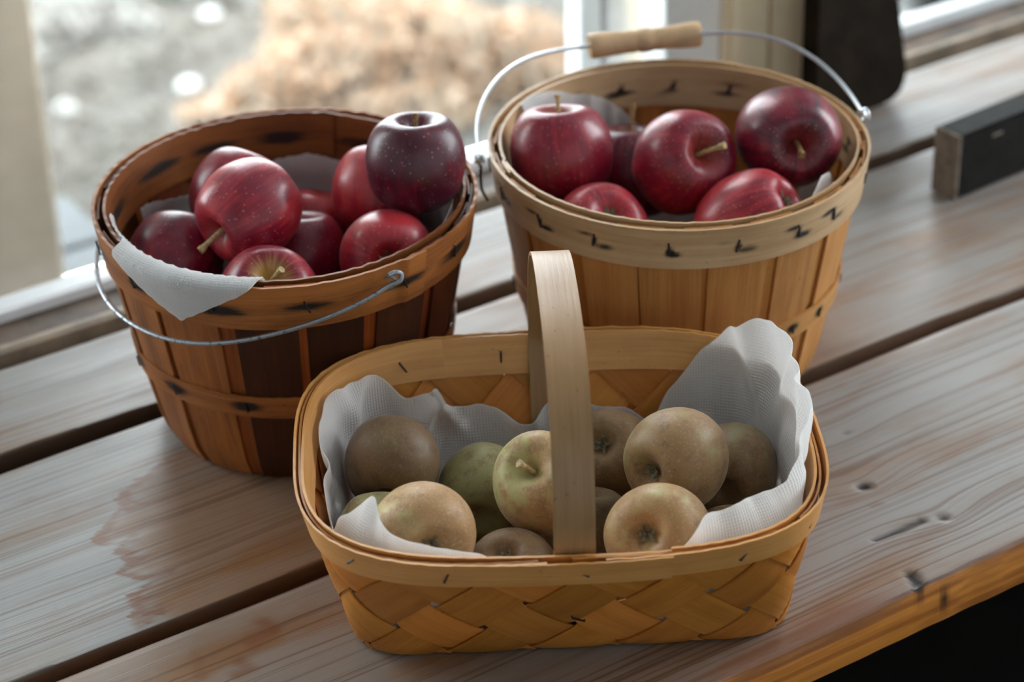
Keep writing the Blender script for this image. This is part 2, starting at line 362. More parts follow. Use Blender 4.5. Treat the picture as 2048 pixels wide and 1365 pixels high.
# outside
GROUND=M('dry_garden_ground'); p=GROUND.coord('Object')
n1=GROUND.noise(p,3.2,4,.6); n2=GROUND.noise(p,16,4,.65); n3=GROUND.noise(p,1.1,2,.5)
c=GROUND.mix(GROUND.rng(n1,.35,.65),(.080,.074,.066),(.104,.096,.083)); c=GROUND.mix(GROUND.rng(n2,.5,.7,0,.6),c,(.13,.128,.122)); c=GROUND.mix(GROUND.rng(n3,.45,.65,0,.45),c,(.095,.098,.10))
GROUND=GROUND.done(GROUND.pbr(c,.9,.2))
o=mk('ground',*box(-14,16,.34,26,-1.3,-1.2),GROUND); o['kind']='structure'
DECKM=simple('grey_weathered_deck',(.06,.068,.073),.6,.3,.25,9)
t=tag(empty('garden_deck',(-.6,.75,-.4)),'grey weathered board deck outside, below the left window','deck')
for k in range(6): mk('plank',*box(-2.2,.112-.012*(k%2)*0,.36+k*.136,.36+k*.136+.128,-.43,-.4,.004),DECKM,t)
for x in (-2.1,-.05): mk('leg',*box(x-.05,x+.05,.5,.6,-1.2,-.43),DECKM,t)

def leafmat(name,a,b,tr=.35,rough=.55):
    m=M(name); i=m.n('ShaderNodeNewGeometry').outputs['Random Per Island']; c=m.mix(i,a,b)
    return m.done(m.mixs(tr,m.pbr(c,rough,.3),m.transl(c)))
POSTM=simple('weathered_cream_post',(.50,.415,.325),.6,.3,.1,10)
tag(mk('porch_post',*box(-.62,.012,.93,1.05,-.3995,2.2,.01),POSTM),'pale cream porch post outside the window at the left edge','post')
LEAF_O=leafmat('orange_autumn_leaf',(.42,.255,.155),(.40,.345,.275)); LEAF_P=leafmat('pale_dry_leaf',(.30,.285,.26),(.52,.51,.49)); TWIG=simple('grey_twig',(.20,.17,.14),.8,.2)
def leaf_cloud(rng,n,rx,ry,rz,size,lump):
    d=unit(rng.normal(size=(n,3))); d[:,2]=np.abs(d[:,2]); r=rng.uniform(.55,1,n)**.5
    k=unit(rng.normal(size=(14,3))); k[:,2]=np.abs(k[:,2]); b=np.exp(14*(d@k.T-1)).max(1)
    P=d*np.array([rx,ry,rz])*(r*(1-lump+lump*b*1.3))[:,None]
    a=unit(rng.normal(size=(n,3))); b2=unit(np.cross(a,rng.normal(size=(n,3)))); s=size*rng.uniform(.6,1.3,n)[:,None]
    V=np.stack([P-a*s,P+b2*s*.45,P+a*s,P-b2*s*.45],1).reshape(-1,3)
    return V,[(4*i,4*i+1,4*i+2,4*i+3) for i in range(n)]
def shrub(name,label,group,loc,r,n,size,mat,seed,lump=.35):
    rng=np.random.default_rng(seed); t=tag(empty(name,loc),label,'shrub',group)
    V,F=leaf_cloud(rng,n,*r,size,lump); o=mk('foliage',V+np.array(loc),F,mat,t,smooth=False); o['kind']='stuff'
    for k in range(5):
        a=rng.uniform(0,2*PI); tip=np.array([r[0]*.6*math.cos(a),r[1]*.6*math.sin(a),r[2]*.75])
        V,F=tube(np.array(loc)+crom([(0,0,0),tip*.5+np.array([0,0,.04]),tip],7),np.linspace(.012,.004,7),6); mk('stem',V,F,TWIG,t)
    return t
shrub('autumn_shrub','round low shrub with orange autumn leaves outside the window',None,(1.43,2.68,-1.2),(.42,.34,.235),2600,.026,LEAF_O,3,.3)
for k,(x,y,rr,lab) in enumerate([(1.03,3.40,.20,'pale dry shrub outside between the porch post and the orange shrub'),(1.44,3.38,.19,'pale dry shrub outside, behind the left end of the orange shrub'),(1.97,3.10,.20,'pale dry shrub outside, beside the white window stile')]):
    shrub('dry_shrub',lab,'pale dry shrubs in the garden',(x,y,-1.2),(rr,rr,rr*.42),1500,.03,LEAF_P,20+k,.4)
rng=np.random.default_rng(91); n=34000
P=np.stack([rng.uniform(-1.2,4.6,n),rng.uniform(1.5,6.6,n),-1.197+rng.uniform(0,.03,n)],1); P=P[(np.hypot((P[:,0]-1.43)/.48,(P[:,1]-2.68)/.40)>1)&np.all([np.hypot(P[:,0]-x,P[:,1]-y)>.26 for x,y in ((1.03,3.40),(1.44,3.38),(1.97,3.10))],0)]; n=len(P); a=unit(rng.normal(size=(n,3))*np.array([1,1,.45])); b2=unit(np.cross(a,rng.normal(size=(n,3)))); s_=.021*rng.uniform(.5,1.4,n)[:,None]
LITTER=leafmat('pale_fallen_leaf',(.115,.104,.086),(.20,.19,.168),.35,.6)
o=mk('leaf_litter',np.stack([P-a*s_,P+b2*s_*.5,P+a*s_,P-b2*s_*.5],1).reshape(-1,3),[(4*i,4*i+1,4*i+2,4*i+3) for i in range(n)],LITTER,None,smooth=False); o['kind']='stuff'; o['label']='pale fallen leaves scattered over the ground outside the window'; o['category']='leaf litter'
GLINT=simple('pale_glint_blob',(.52,.52,.51),.6,.4,.05,20)  # small pale solids added to stand for bright glints on the ground
for k,(x,y,r,lab) in enumerate([(.845,2.975,.022,'pale blob for a bright glint outside, close to the porch post, a blurred bright dot'),(1.099,2.919,.024,'pale blob for a bright glint outside at the left foot of the orange shrub, a blurred dot'),(1.313,3.234,.022,'pale blob for a bright glint outside above the left end of the orange shrub')]):
    rng=np.random.default_rng(60+k); V=[];n=12
    for i in range(1,7):
        a=np.arange(n)*2*PI/n; q=PI*i/7; V.append(np.stack([x+r*np.sin(q)*np.cos(a)*(1+.1*np.sin(2*a+k)),y+r*np.sin(q)*np.sin(a),-1.2+r*.55+r*.6*np.cos(q)+0*a],1))
    F=grid_faces(12,1); V=np.concatenate(V); F=[(i*n+j,(i+1)*n+j,(i+1)*n+(j+1)%n,i*n+(j+1)%n) for i in range(5) for j in range(n)]+[tuple(range(n)),tuple(5*n+j for j in range(n))[::-1]]
    tag(mk('glint_blob',V,F,GLINT,None),lab,'stone','bright glint blobs in the garden')

# ------------------------------------------------------------------ bench
TIDE=[(-0.2639,0.0069),(-0.2912,0.0081),(-0.3133,-0.0049),(-0.3345,-0.0126),(-0.3405,-0.0196),(-0.3337,-0.0244),(-0.3488,-0.0321),(-0.3568,-0.0410),(-0.3695,-0.0464),(-0.3752,-0.0545),(-0.3711,-0.0631),(-0.3510,-0.0701),(-0.3521,-0.0623),(-0.3693,-0.0748),(-0.3634,-0.0879),(-0.3783,-0.0960),(-0.3679,-0.1121),(-0.3452,-0.1159),(-0.3656,-0.1185),(-0.3831,-0.1261),(-0.3862,-0.1370),(-0.3836,-0.1550)]
MARKS=[([(-0.3391,-0.0183),(-0.3228,-0.0321),(-0.3115,-0.0326)],.0035,.7),([(-0.3835,-0.1291),(-0.3841,-0.1450),(-0.3926,-0.1551),(-0.3735,-0.1492)],.006,.75),
 ([(-0.3279,-0.2006),(-0.3250,-0.2121),(-0.3430,-0.2152)],.008,.8),([(-0.3554,-0.2250),(-0.3538,-0.2352),(-0.3639,-0.2342)],.007,.75),([(-0.3787,-0.2086),(-0.3819,-0.2216)],.007,.6),
 ([(0.2512,-0.2477),(0.2974,-0.2458)],.006,.4),([(0.1272,-0.2183),(0.2126,-0.2029),(0.3103,-0.2010)],.006,.4),([(0.0829,-0.3190),(0.09,-.321)],.004,.6)]
DARK=[([(0.0898,-0.3031),(.0925,-.3038)],.0042,1.0),([(0.1092,-0.3630),(.111,-.3638)],.0036,.75),([(0.0552,-0.3561),(0.0761,-0.3575),(0.0962,-0.3574)],.0021,1.0),([(0.0489,-0.3990),(0.0461,-0.4084),(0.0418,-0.4160)],.0042,1.0),([(.124,-.2444),(.128,-.2444)],.002,.5),([(.3,-.5),(.31,-.5)],.004,0.0)]
def pdist(X,Y,pl):
    best=np.full(X.shape,1e9)
    for (a,b),(c,d) in zip(pl[:-1],pl[1:]):
        l=(c-a)**2+(d-b)**2+1e-12; t=np.clip(((X-a)*(c-a)+(Y-b)*(d-b))/l,0,1); best=np.minimum(best,np.hypot(X-a-t*(c-a),Y-b-t*(d-b)))
    return best
def plank(y0,y1,seed,parent,edge,T=.038,x0=-1.05,x1=1.55,step=.003):
    fine=np.arange(-.56,.56,step); xs=np.r_[np.arange(x0,-.56,.02),fine,np.arange(.56,x1,.02),x1]
    r=.0035; top=np.arange(y0+r,y1-r+1e-6,step); top[-1]=y1-r
    sec=[(y0+.001,-T,1),(y0,-T+.002,1),(y0,-T*.5,1),(y0,-r,1),(y0+r*.3,-r*.3,.5)]+[(y,0,0) for y in top]+[(y1-r*.3,-r*.3,.5),(y1,-r,1),(y1,-T*.5,1),(y1,-T+.002,1),(y1-.001,-T,1)]
    sec=np.array(sec); n=len(xs); k=len(sec)
    X=np.repeat(xs[:,None],k,1); Y=np.repeat(sec[None,:,0],n,0).copy(); Z=np.repeat(sec[None,:,1],n,0).copy()
    wob=.0008*noise1(xs*9,seed)+.0002*noise1(xs*60,seed+1); wob2=.0007*noise1(xs*10,seed+2)
    f=(Y-y0)/(y1-y0); Y+=wob[:,None]*(1-f)+wob2[:,None]*f
    isTop=(sec[:,2]==0)[None]
    dk=np.zeros_like(X); st=np.zeros_like(X); kn=np.zeros_like(X); wr=np.zeros_like(X)
    ny=noise1(X*40,7)*.004+noise1(Y*60,8)*.004
    for pl,wd,s in MARKS: st=np.maximum(st,s*np.exp(-(pdist(X+ny*.5,Y+ny,pl)/wd)**2))
    for pl,wd,s in DARK: dk=np.maximum(dk,s*np.exp(-(pdist(X,Y,pl)/wd)**4))
    dk*=(np.isin(sec[:,2],(0,.5)))[None]|(np.abs(X-.0663)<.006); 
    if seed==3: dk=np.where((sec[:,2]==1)[None],np.exp(-(np.hypot(X-.0663,Z+.017)/.0042)**4)+.8*np.exp(-(np.hypot(X-.044,(Z+.003)*.7)/.0040)**4),dk)
    for cx,cy,s in ((.0912,-.3035,.03),(.110,-.3634,.03),(.124,-.2444,.02)): kn+=s*25*np.exp(-(np.hypot((X-cx)*.55,Y-cy)/.018)**2)
    td=pdist(X,Y,TIDE); st=np.maximum(st,.8*np.exp(-(td/.0022)**2)*(Y<.02))
    tx=np.interp(-Y,[-y for x,y in TIDE],[x for x,y in TIDE]) if False else np.interp(Y,[q[1] for q in TIDE[::-1]],[q[0] for q in TIDE[::-1]])
    if seed==2:
        d=X-tx-.0045*noise1(Y*520,17)-.003*noise1(Y*1400,18); st=np.maximum(st,2.0*np.where(d<0,np.exp(np.minimum(d,0)/.0010),np.exp(-np.maximum(d,0)/(.0055+.004*noise1(Y*900,19)**2)))*(Y<.012)*(Y>-.158)*(.55+.45*np.clip(noise1(Y*260,20)+.6,0,1.4)))
    if seed==3: st=np.maximum(st,(.7+.5*(1-ss(-.02,.08,X)))*np.exp(-((Y-y0)/(.007+.012*(1-ss(-.02,.08,X))))**2)*np.clip(.8+.5*noise1(X*25,21),0,1)*(np.abs(Z)<.004))  # worn dirty front edge, widened and deepened leftward to paint the basket's shadow
    if seed==2: wr=.80*ss(-.005,.022,X-tx)*(1-.75*ss(.12,.30,X))*(1-.5*ss(-.06,.03,Y))
    if seed==3: wr=.34*(1-ss(-.25,.12,X))+.12; wr=wr+.25*np.exp(-((Y-y0)/.02)**2)
    if seed==1: wr=.05+0*X
    Z-=.0022*dk*isTop; Z+=isTop*(.00016*noise1(Y*55,seed+5)+.00012*noise1(X*9,seed+6)-.0005)
    V=np.stack([X,Y,Z],-1).reshape(-1,3)
    F=grid_faces(n,k); F=[q[::-1] for q in F]; F=[q[::-1] for q in F]
    F+= [tuple(range(k)),tuple((n-1)*k+j for j in range(k))[::-1]]
    F+= [(i*k+k-1,i*k,(i+1)*k,(i+1)*k+k-1) for i in range(n-1)]
    E=np.repeat(sec[None,:,2],n,0)*edge
    F=[q[::-1] for q in F]
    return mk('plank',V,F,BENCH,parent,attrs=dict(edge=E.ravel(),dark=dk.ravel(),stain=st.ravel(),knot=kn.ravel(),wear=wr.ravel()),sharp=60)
bench=tag(empty('plank_bench',(.2,-.12,0)),'weathered pine bench of wide planks under the window','bench')
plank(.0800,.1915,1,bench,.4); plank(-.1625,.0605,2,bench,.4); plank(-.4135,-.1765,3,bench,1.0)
for x in (-.85,1.3):
    for y in (-.33,.12): mk('leg',*box(x-.04,x+.04,y-.04,y+.04,FZ,-.0765,.003),LEGW,bench)
    mk('cross_beam',*box(x-.03,x+.03,-.39,.19,-.0765,-.0385,.003),LEGW,bench)

# ------------------------------------------------------------------ dark boards at the back and right
def slab(name,poly,y0,y1,mat,label,cat,lean=0.0):
    """upright board cut to an outline in x,z, with thickness in y"""
    n=len(poly); V=[]
    for y,e in ((y0,1),(y0+.002,0),(y1-.002,0),(y1,1)):
        c=np.mean(poly,0)
        for (x,z) in poly:
            if e: x,z=x+(c[0]-x)*.01,z+(c[1]-z)*.004
            V.append((x,y+lean*z,z))
    F=[]
    for s in range(3):
        for j in range(n): F.append((s*n+j,s*n+(j+1)%n,(s+1)*n+(j+1)%n,(s+1)*n+j))
    F.append(tuple(range(n))[::-1]); F.append(tuple(3*n+j for j in range(n)))
    o=mk(name,V,F,mat,None,sharp=35); tag(o,label,cat); return o
slab('dark_board',[(.424,.0005),(.500,.0005),(.515,.002),(.525,.008),(.530,.018),(.531,.03),(.512,.13),(.474,.45),(.470,.47),(.438,.47),(.434,.45)],.150,.172,DARKW,'nearly black wooden board standing upright before the cream post','board',.04)
t=tag(empty('timber_offcut',(.75,.02,0)),'dark timber on edge across the bench at the right, lighter sawn end','timber')
a=math.radians(4.0); ca,sa=math.cos(a),math.sin(a)
def rotp(V,ox,oy): 
    V=np.asarray(V,float); return np.stack([ox+V[:,0]*ca-V[:,1]*sa,oy+V[:,0]*sa+V[:,1]*ca,V[:,2]],1)
V,F=box(0.0025,.95,-.014,.014,0.0007,.060,.0016); mk('timber_body',rotp(V,.428,-.013),F,CHAR,t)
V,F=box(0,.0026,-.0138,.0138,.0009,.0598); mk('sawn_end',rotp(V,.428,-.013),F,TIMB_END,t)
V,F=box(.040,.052,-.0146,-.0138,.048,.050); mk('scratch',rotp(V,.428,-.013),F,TIMB_END,t)

# ------------------------------------------------------------------ round splint baskets
def crv(z,h,rb,rt): 
    t=np.clip(np.asarray(z,float)/h,0,1.1); return rb+(rt-rb)*t**.88
def round_basket(name,label,c,h,rb,rt,nst,phase,mat,rimmat,cols,hoopz,midz,seed,joint,stain_kind,n_staple,sphase):
    """c centre, h height, rb/rt outer radius of the outer staves at base and top"""
    rng=np.random.default_rng(seed); t=tag(empty(name,(c[0],c[1],0)),label,'basket'); C3=np.array([c[0],c[1],0.])
    th=.0016
    # base
    a=np.arange(40)*2*PI/40; rB=crv(.001,h,rb,rt)-2*th-.0058
    V=np.concatenate([np.stack([c[0]+rB*np.cos(a),c[1]+rB*np.sin(a),np.full(40,z)],1) for z in (.0008,.0060)]); F=[(i,(i+1)%40,40+(i+1)%40,40+i) for i in range(40)]+[tuple(range(40))[::-1],tuple(range(40,80))]
    mk('base',V,F,mat,t,uv=V[:,:2])
    zs=np.r_[np.linspace(0.0006,h-.001,13)]
    for layer in (1,0):
        for i in range(nst):
            th0=phase+(i+(.5 if layer==0 else 0))*2*PI/nst+rng.uniform(-.03,.03)
            wt=(.84 if layer else .62)*2*PI*rt/nst*rng.uniform(.9,1.12)/(1 if layer else 1)
            if not layer: wt=.66*2*PI*rt/nst
            r=crv(zs,h,rb,rt)-(0 if layer else th+.0004)-th/2
            r=r-.004*np.exp(-zs/.007)
            tilt=rng.uniform(-.02,.02)
            ang=th0+tilt*(zs/h-.5)
            P=np.stack([c[0]+r*np.cos(ang),c[1]+r*np.sin(ang),zs],1)
            W=np.stack([-np.sin(ang),np.cos(ang),0*ang],1); N=np.stack([np.cos(ang),np.sin(ang),-.2+0*ang],1)
            wd=wt*(.70+.30*(zs/h)**.8)
            V,F,U=ribbon(P,W,N,wd,th,3)
            # bow the stave slightly around the wall
            d=V-C3; k=np.repeat(np.arange(len(zs)),8); off=np.einsum('ij,ij->i',d,W[k]); 
            rr=np.hypot(d[:,0],d[:,1]); tgt=np.einsum('ij,ij->i',d[:,:2],np.stack([np.cos(ang),np.sin(ang)],1)[k]); fct=1+(tgt/rr-1)*.75
            V[:,0]=c[0]+d[:,0]*fct; V[:,1]=c[1]+d[:,1]*fct
            o=mk('stave',V,F,mat,t,uv=U,attrs=dict(stain=.55*np.exp(-((V[:,2]-(midz[0]+midz[1])/2)/.006)**2)*(rng.random()<.5)))
            o.color=cols(i,layer,rng)
    def hoop(nm,rad,z0,z1,thick,start,stains,matl,flare=0.0,over=.13,skew=0.0):
        n=300; m=8; A0=np.linspace(start,start+2*PI+over,n); s=np.linspace(0,2*PI+over,n)
        lift=thick*1.05*ss(2*PI-.035,2*PI+.005,s)
        zc=(z0+z1)/2+.0012*noise1(A0*1.0,seed+int(z0*1000)); r0=rad+lift+.0009*noise1(np.cos(A0)*2+np.sin(A0)*1.3,seed+2)
        P=np.stack([c[0]+r0*np.cos(A0),c[1]+r0*np.sin(A0),zc],1); N=np.stack([np.cos(A0),np.sin(A0),0*A0],1); W=np.stack([flare*np.cos(A0),flare*np.sin(A0),np.ones(n)],1)
        V,F,U=ribbon(P,W,N,z1-z0,thick,m)
        rough=(.0004 if stain_kind=='blot' else .00018)*noise1(U[:,0]*230,seed)*(U[:,1]>(z1-z0)*.45); V[:,2]+=rough
        st=np.zeros(len(V))
        for (ta,dv,lu,lv,s_) in stains:
            du=(U[:,0]/rad+start-ta+PI)%(2*PI)-PI; du*=rad
            st=np.maximum(st,s_*np.exp(-(du/lu)**2-((U[:,1]-dv-skew*du)/lv)**2))
        return mk(nm,V,F,matl,t,uv=U,attrs=dict(stain=st))
    H0,H1=hoopz; hw=H1-H0
    ta=[sphase+k*2*PI/n_staple+rng.uniform(-.05,.05) for k in range(n_staple)]
    def marks(off=0.0,sc=1.0):
        L=[]
        for x in ta:
            x=x+off
            if stain_kind=='blot':
                L.append((x+rng.uniform(-.02,.05),-.001+rng.uniform(-.002,.002),.021*rng.uniform(.7,1.3)*sc,.0042*rng.uniform(.8,1.25),rng.uniform(.75,1.0)))
                if rng.random()<.45: L.append((x+.08,-.003,.018,.002,.5))
            else:
                for dv,sg in ((.0028,-1),(-.0036,1)): L.append((x+sg*.018*1,dv+rng.uniform(-.0006,.0006),.0115*rng.uniform(.7,1.25),.0013*rng.uniform(.8,1.2),rng.uniform(.75,1.0)))
                L.append((x,-.0004,.0022,.0046,.85)); L.append((x+.07,-.006+rng.uniform(-.002,.001),.010,.0014,.35))
        return L
    rim=crv((H0+H1)/2,h,rb,rt)
    fl=(rt-rb)/h*.75
    oh=hoop('outer_rim_hoop',rim+.0019,H0,H1,.0022,joint,marks(),rimmat,fl,skew=-.12 if stain_kind!='blot' else 0.0)
    ih=hoop('inner_rim_hoop',rim-2*th-.0028,H0+.0005,H1+.0008,.0020,joint+2.2,marks(.06,1.1),rimmat if stain_kind!='blot' else mat,fl)
    if stain_kind=='blot': ih.color=(.62,.55,.5,1)
    rm=crv((midz[0]+midz[1])/2,h,rb,rt)
    lh=hoop('lower_hoop',rm+.0016,midz[0],midz[1],.0017,joint+1.0,[(x+.1,0,.012 if stain_kind=='blot' else .006,.0042,.95) for x in ta],rimmat if stain_kind=='blot' else mat,fl)
    # staples
    for zc,rr,lst,off,own in (((H0+H1)/2-.0005,rim+.0033,ta,0.0,oh),((midz[0]+midz[1])/2,rm+.0028,ta,.1,lh)):
        for x in lst:
            x+=off; e=np.array([np.cos(x),np.sin(x),0]); tt=np.array([-e[1],e[0],0]); sk=rng.uniform(-.35,.35) if stain_kind!='blot' else rng.uniform(.2,.7)
            hl=.0048 if zc>h*.6 else .0036; up=unit(np.array([0,0,1])+tt*sk*(-1)+e*fl)
            P=np.array([c[0],c[1],zc])+e*rr; k=[P-up*hl-e*.0022,P-up*hl+e*.0004,P+up*hl+e*.0004,P+up*hl-e*.0022]
            V,F=tube(np.array(k),.0007,5); mk('staple',V,F,STAPLE,own)
    return t
def cl(i,layer,rng):
    pool=[(1,1,1),(.30,.25,.22),(1.15,1.1,1.0),(.36,.30,.27),(.8,.75,.7),(.33,.27,.25),(.9,.8,.75)]
    fixed={}
    k=pool[int(rng.integers(len(pool)))] if layer else ((.9,.62,.5) if rng.random()<.6 else (.35,.28,.25))
    return (*k,1)
CL=(-.1770,.0152); CR=(.0947,-.0801)
# tone of the outer staves of the left basket, in turn round the wall
TL={}
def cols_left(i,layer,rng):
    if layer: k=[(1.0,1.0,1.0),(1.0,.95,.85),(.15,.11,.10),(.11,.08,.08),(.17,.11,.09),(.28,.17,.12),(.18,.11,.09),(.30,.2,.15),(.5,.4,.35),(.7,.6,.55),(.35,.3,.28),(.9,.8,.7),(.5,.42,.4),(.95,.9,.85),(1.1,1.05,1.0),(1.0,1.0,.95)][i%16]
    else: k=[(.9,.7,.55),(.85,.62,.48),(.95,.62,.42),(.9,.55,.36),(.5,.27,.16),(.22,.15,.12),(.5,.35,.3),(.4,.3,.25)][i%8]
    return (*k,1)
def cols_right(i,layer,rng):
    q=rng.uniform(.86,1.1); return (q,q*rng.uniform(.93,1.0),q*rng.uniform(.82,.98),1) if layer else (.95,.82,.64,1)
bl=round_basket('splint_basket','dark aged splint basket at the left with wire bail hanging down, apples inside',CL,.1745,.0985,.1320,16,math.radians(-172),WOOD_L,WOOD_L,cols_left,(.141,.1757),(.061,.079),11,math.radians(-82),'blot',13,math.radians(-140))
br=round_basket('splint_basket','pale honey splint basket at the right with wooden grip on its bail, apples inside',CR,.1755,.1050,.1350,17,math.radians(-128),WOOD_R,WOOD_RIM,cols_right,(.1445,.1767),(.061,.079),12,math.radians(35),'aitch',18,math.radians(-171.5))
# hanging bail of the left basket
R=.1405; al=math.radians(18); ph=np.radians(np.linspace(-90,90,49)); zr=.1670
P=np.stack([CL[0]-R*np.cos(ph)*math.cos(al),CL[1]+R*np.sin(ph),zr-R*np.cos(ph)*math.sin(al)-.0016*np.sin(ph*3)**2],1)
hk=lambda y,s:[(CL[0]+.0115,y,zr+.0045),(CL[0]+.0135,y+s*.0012,zr+.0015),(CL[0]+.0115,y+s*.002,zr-.0030),(CL[0]+.006,y+s*.001,zr-.003)]
P=np.concatenate([np.array([(CL[0]+.001,CL[1]-.1395,zr+.0058),(CL[0]+.006,CL[1]-.1405,zr+.0068),(CL[0]+.0095,CL[1]-.1415,zr+.0045),(CL[0]+.0075,CL[1]-.1425,zr+.0005)]),P,np.array([(CL[0]+.008,CL[1]+.1425,zr+.002),(CL[0]+.006,CL[1]+.1415,zr+.006)])])
V,F=tube(crom(P,260),.00165,8); mk('bail_handle',V,F,WIRE,bl)
V,F=tube(crom([(CL[0]+.0005,CL[1]-.1340,zr+.001),(CL[0]+.003,CL[1]-.1385,zr+.0035),(CL[0]+.0065,CL[1]-.1400,zr-.0005),(CL[0]+.003,CL[1]-.1385,zr-.0052),(CL[0]+.0005,CL[1]-.1345,zr-.005)],18),.0011,6); mk('wire_ear',V,F,WIRE,bl)
# strap end on the rim of the left basket (overlapped hoop end)
# bail lying back on the right basket
def rp(th,r,z): a=math.radians(th); return np.array([CR[0]+r*math.cos(a),CR[1]+r*math.sin(a),z])
E1=rp(152,.1425,.1715); E2=rp(-18.5,.1425,.1770); G=np.array([.1475,.0495,.1925])
mid=(E1+E2)/2; hc=(E2-E1)/2; ap=G-mid
tt=np.linspace(PI,0,61); P=mid+np.cos(tt)[:,None]*hc+(np.sin(tt)**.86)[:,None]*ap
P[:,2]+=.010*np.sin(tt*2)**2
V,F=tube(np.concatenate([[E1+(-.0035,.003,-.004)],P,[E2+(.0035,-.001,-.004)]]),.00155,8); bw=mk('bail_handle',V,F,WIRE_B,br)
for E,s in ((E1,1),(E2,-1)):
    d=unit(np.array([E[0]-CR[0],E[1]-CR[1],0])); q=np.array([-d[1],d[0],0])
    a=np.linspace(0,2*PI*1.6,40); V,F=tube(E+d*.001+np.array([0,0,-.002])+.0042*(np.cos(a)[:,None]*q+np.sin(a)[:,None]*np.array([0,0,1.]))+np.linspace(-.002,.003,40)[:,None]*d,.0012,6); mk('wire_ear',V,F,WIRE_B,br)
    V,F=tube(crom([E+d*.0005+np.array([0,0,-.006]),E+d*.001+np.array([0,0,-.016])+q*.001,E+d*.000+np.array([0,0,-.028])-q*.003,E-d*.004+np.array([0,0,-.036])-q*.001],16),.0011,6); mk('wire_hook',V,F,STAPLE,br)
# turned wooden grip
def lathe(prof,seg=28):
    prof=np.asarray(prof,float); a=np.arange(seg)*2*PI/seg; V=np.concatenate([np.stack([r*np.cos(a),r*np.sin(a),np.full(seg,z)],1) for r,z in prof]); n=len(prof)
    F=[(i*seg+j,i*seg+(j+1)%seg,(i+1)*seg+(j+1)%seg,(i+1)*seg+j) for i in range(n-1) for j in range(seg)]+[tuple(range(seg))[::-1],tuple((n-1)*seg+j for j in range(seg))]
    return V,F
half=[(.0086,.0),(.0092,.0),(.0098,.0018),(.0099,.006),(.0096,.013),(.0090,.022),(.0085,.029),(.0088,.034),(.0082,.0365),(.0090,.0395),(.0094,.0435)]
prof=[(r,z-.0435) for r,z in half]+[(r,.0435-z) for r,z in half[::-1][1:]]
V,F=lathe(prof); gd=unit(P[33]-P[27]); rot=Vector((0,0,1)).rotation_difference(Vector(gd)); V=np.array([rot@Vector(v) for v in V])+P[30]+gd*.0105
GRIP=simple('turned_maple_grip',(.62,.40,.22),.45,.4,.12,60); mk('grip',V,F,GRIP,bw)

# ------------------------------------------------------------------ woven basket in front
wb=tag(empty('woven_basket',(FC[0],FC[1],0)),'low rectangular woven splint basket in front with a flat hoop handle, russet apples inside','basket')
NS=17; KAP=1.09; Z0=.0345; ZR=.027
rng=np.random.default_rng(5)
zs=np.linspace(.0012,.104,72); NC=6
for fam in (1,-1):
    for i in range(NS):
        hwid=.433/NS
        f=(i+.5)/NS+fam*KAP*(zs-Z0); ff=f[:,None]+np.linspace(-hwid,hwid,NC)[None]; ZZ=zs[:,None]+0*ff
        d=(ff+fam*KAP*(ZZ-Z0))*NS-.5-i                      # how many splints of the other family lie between
        cc=np.cos(PI*d); off=fam*.00155*np.sign(cc)*np.abs(cc)**.45+.0010*np.exp(-ZZ/.006)
        crown=.0005*(np.abs(np.linspace(-1,1,NC))**2)[None]
        O=fb_pt(ff,ZZ,.0024+off+crown); I=fb_pt(ff,ZZ,.0024+off+crown+.0013)
        V=np.concatenate([O,I],1).reshape(-1,3); n=len(zs); st=2*NC; F=[]
        for a in range(n-1):
            p=a*st; q=p+st
            for j in range(NC-1): F.append((p+j,p+j+1,q+j+1,q+j)); F.append((p+NC+1+j,p+NC+j,q+NC+j,q+NC+1+j))
            F.append((p,q,q+NC,p+NC)); F.append((p+NC-1,p+2*NC-1,q+2*NC-1,q+NC-1))
        e=(n-1)*st
        for j in range(NC-1): F.append((j,NC+j,NC+j+1,j+1)); F.append((e+j+1,e+NC+j+1,e+NC+j,e+j))
        L=np.linspace(0,.19,n); U=np.stack([np.repeat(L[:,None],st,1)+i*.37,np.tile(np.r_[np.linspace(-.02,.02,NC),np.linspace(-.02,.02,NC)],(n,1))],-1).reshape(-1,2)
        o=mk('splint',V,F,WOOD_F,wb,uv=U,attrs=dict(stain=np.zeros(len(V))),sharp=50)
        q=rng.uniform(.74,1.05)*(1.08 if fam<0 else .94); o.color=(q,q*rng.uniform(.94,1.04),q*rng.uniform(.85,1.05),1)
ff=np.arange(160)/160; b0=fb_pt(ff,0*ff+.002,0*ff+.004); V=np.concatenate([b0,b0+np.array([0,0,.0025])]); F=[(j,(j+1)%160,160+(j+1)%160,160+j) for j in range(160)]+[tuple(range(160))[::-1],tuple(range(160,320))]
mk('base',V,F,WOOD_F,wb,uv=V[:,:2],attrs=dict(stain=np.zeros(320)))
def rim_band(nm,inset,z0,z1,thick,f0,f1,seed,zo=0.0):
    n=int(320*(f1-f0)); f=np.linspace(f0,f1,n); zt=(z0+z1)/2
    P=fb_pt(f,0*f+zt,0*f+inset); P2=fb_pt(f,0*f+z1,0*f+inset); P1=fb_pt(f,0*f+z0,0*f+inset); _,nn=fb_uv(f,0*f+zt,0*f); N=np.concatenate([nn[:,:1]*FU+nn[:,1:]*FV,0*f[:,None]],1)
    W=P2-P1; wid=np.linalg.norm(W,axis=1); P=P+N*(.0005*noise1(f*9,seed))[:,None]; P[:,2]+=zo+.0009*noise1(f*7,seed+3)
    V,F,U=ribbon(P,W,N,wid,thick,3); V[:,2]+=.0002*noise1(U[:,0]*230,seed)*(U[:,1]>.006)
    o=mk(nm,V,F,WOOD_FR,wb,uv=U,attrs=dict(stain=np.zeros(len(V)))); return o
o=rim_band('outer_rim_band',-.0006,.0885,.1105,.0016,.02,.53,1); o.color=(1.05,1.03,1.0,1)
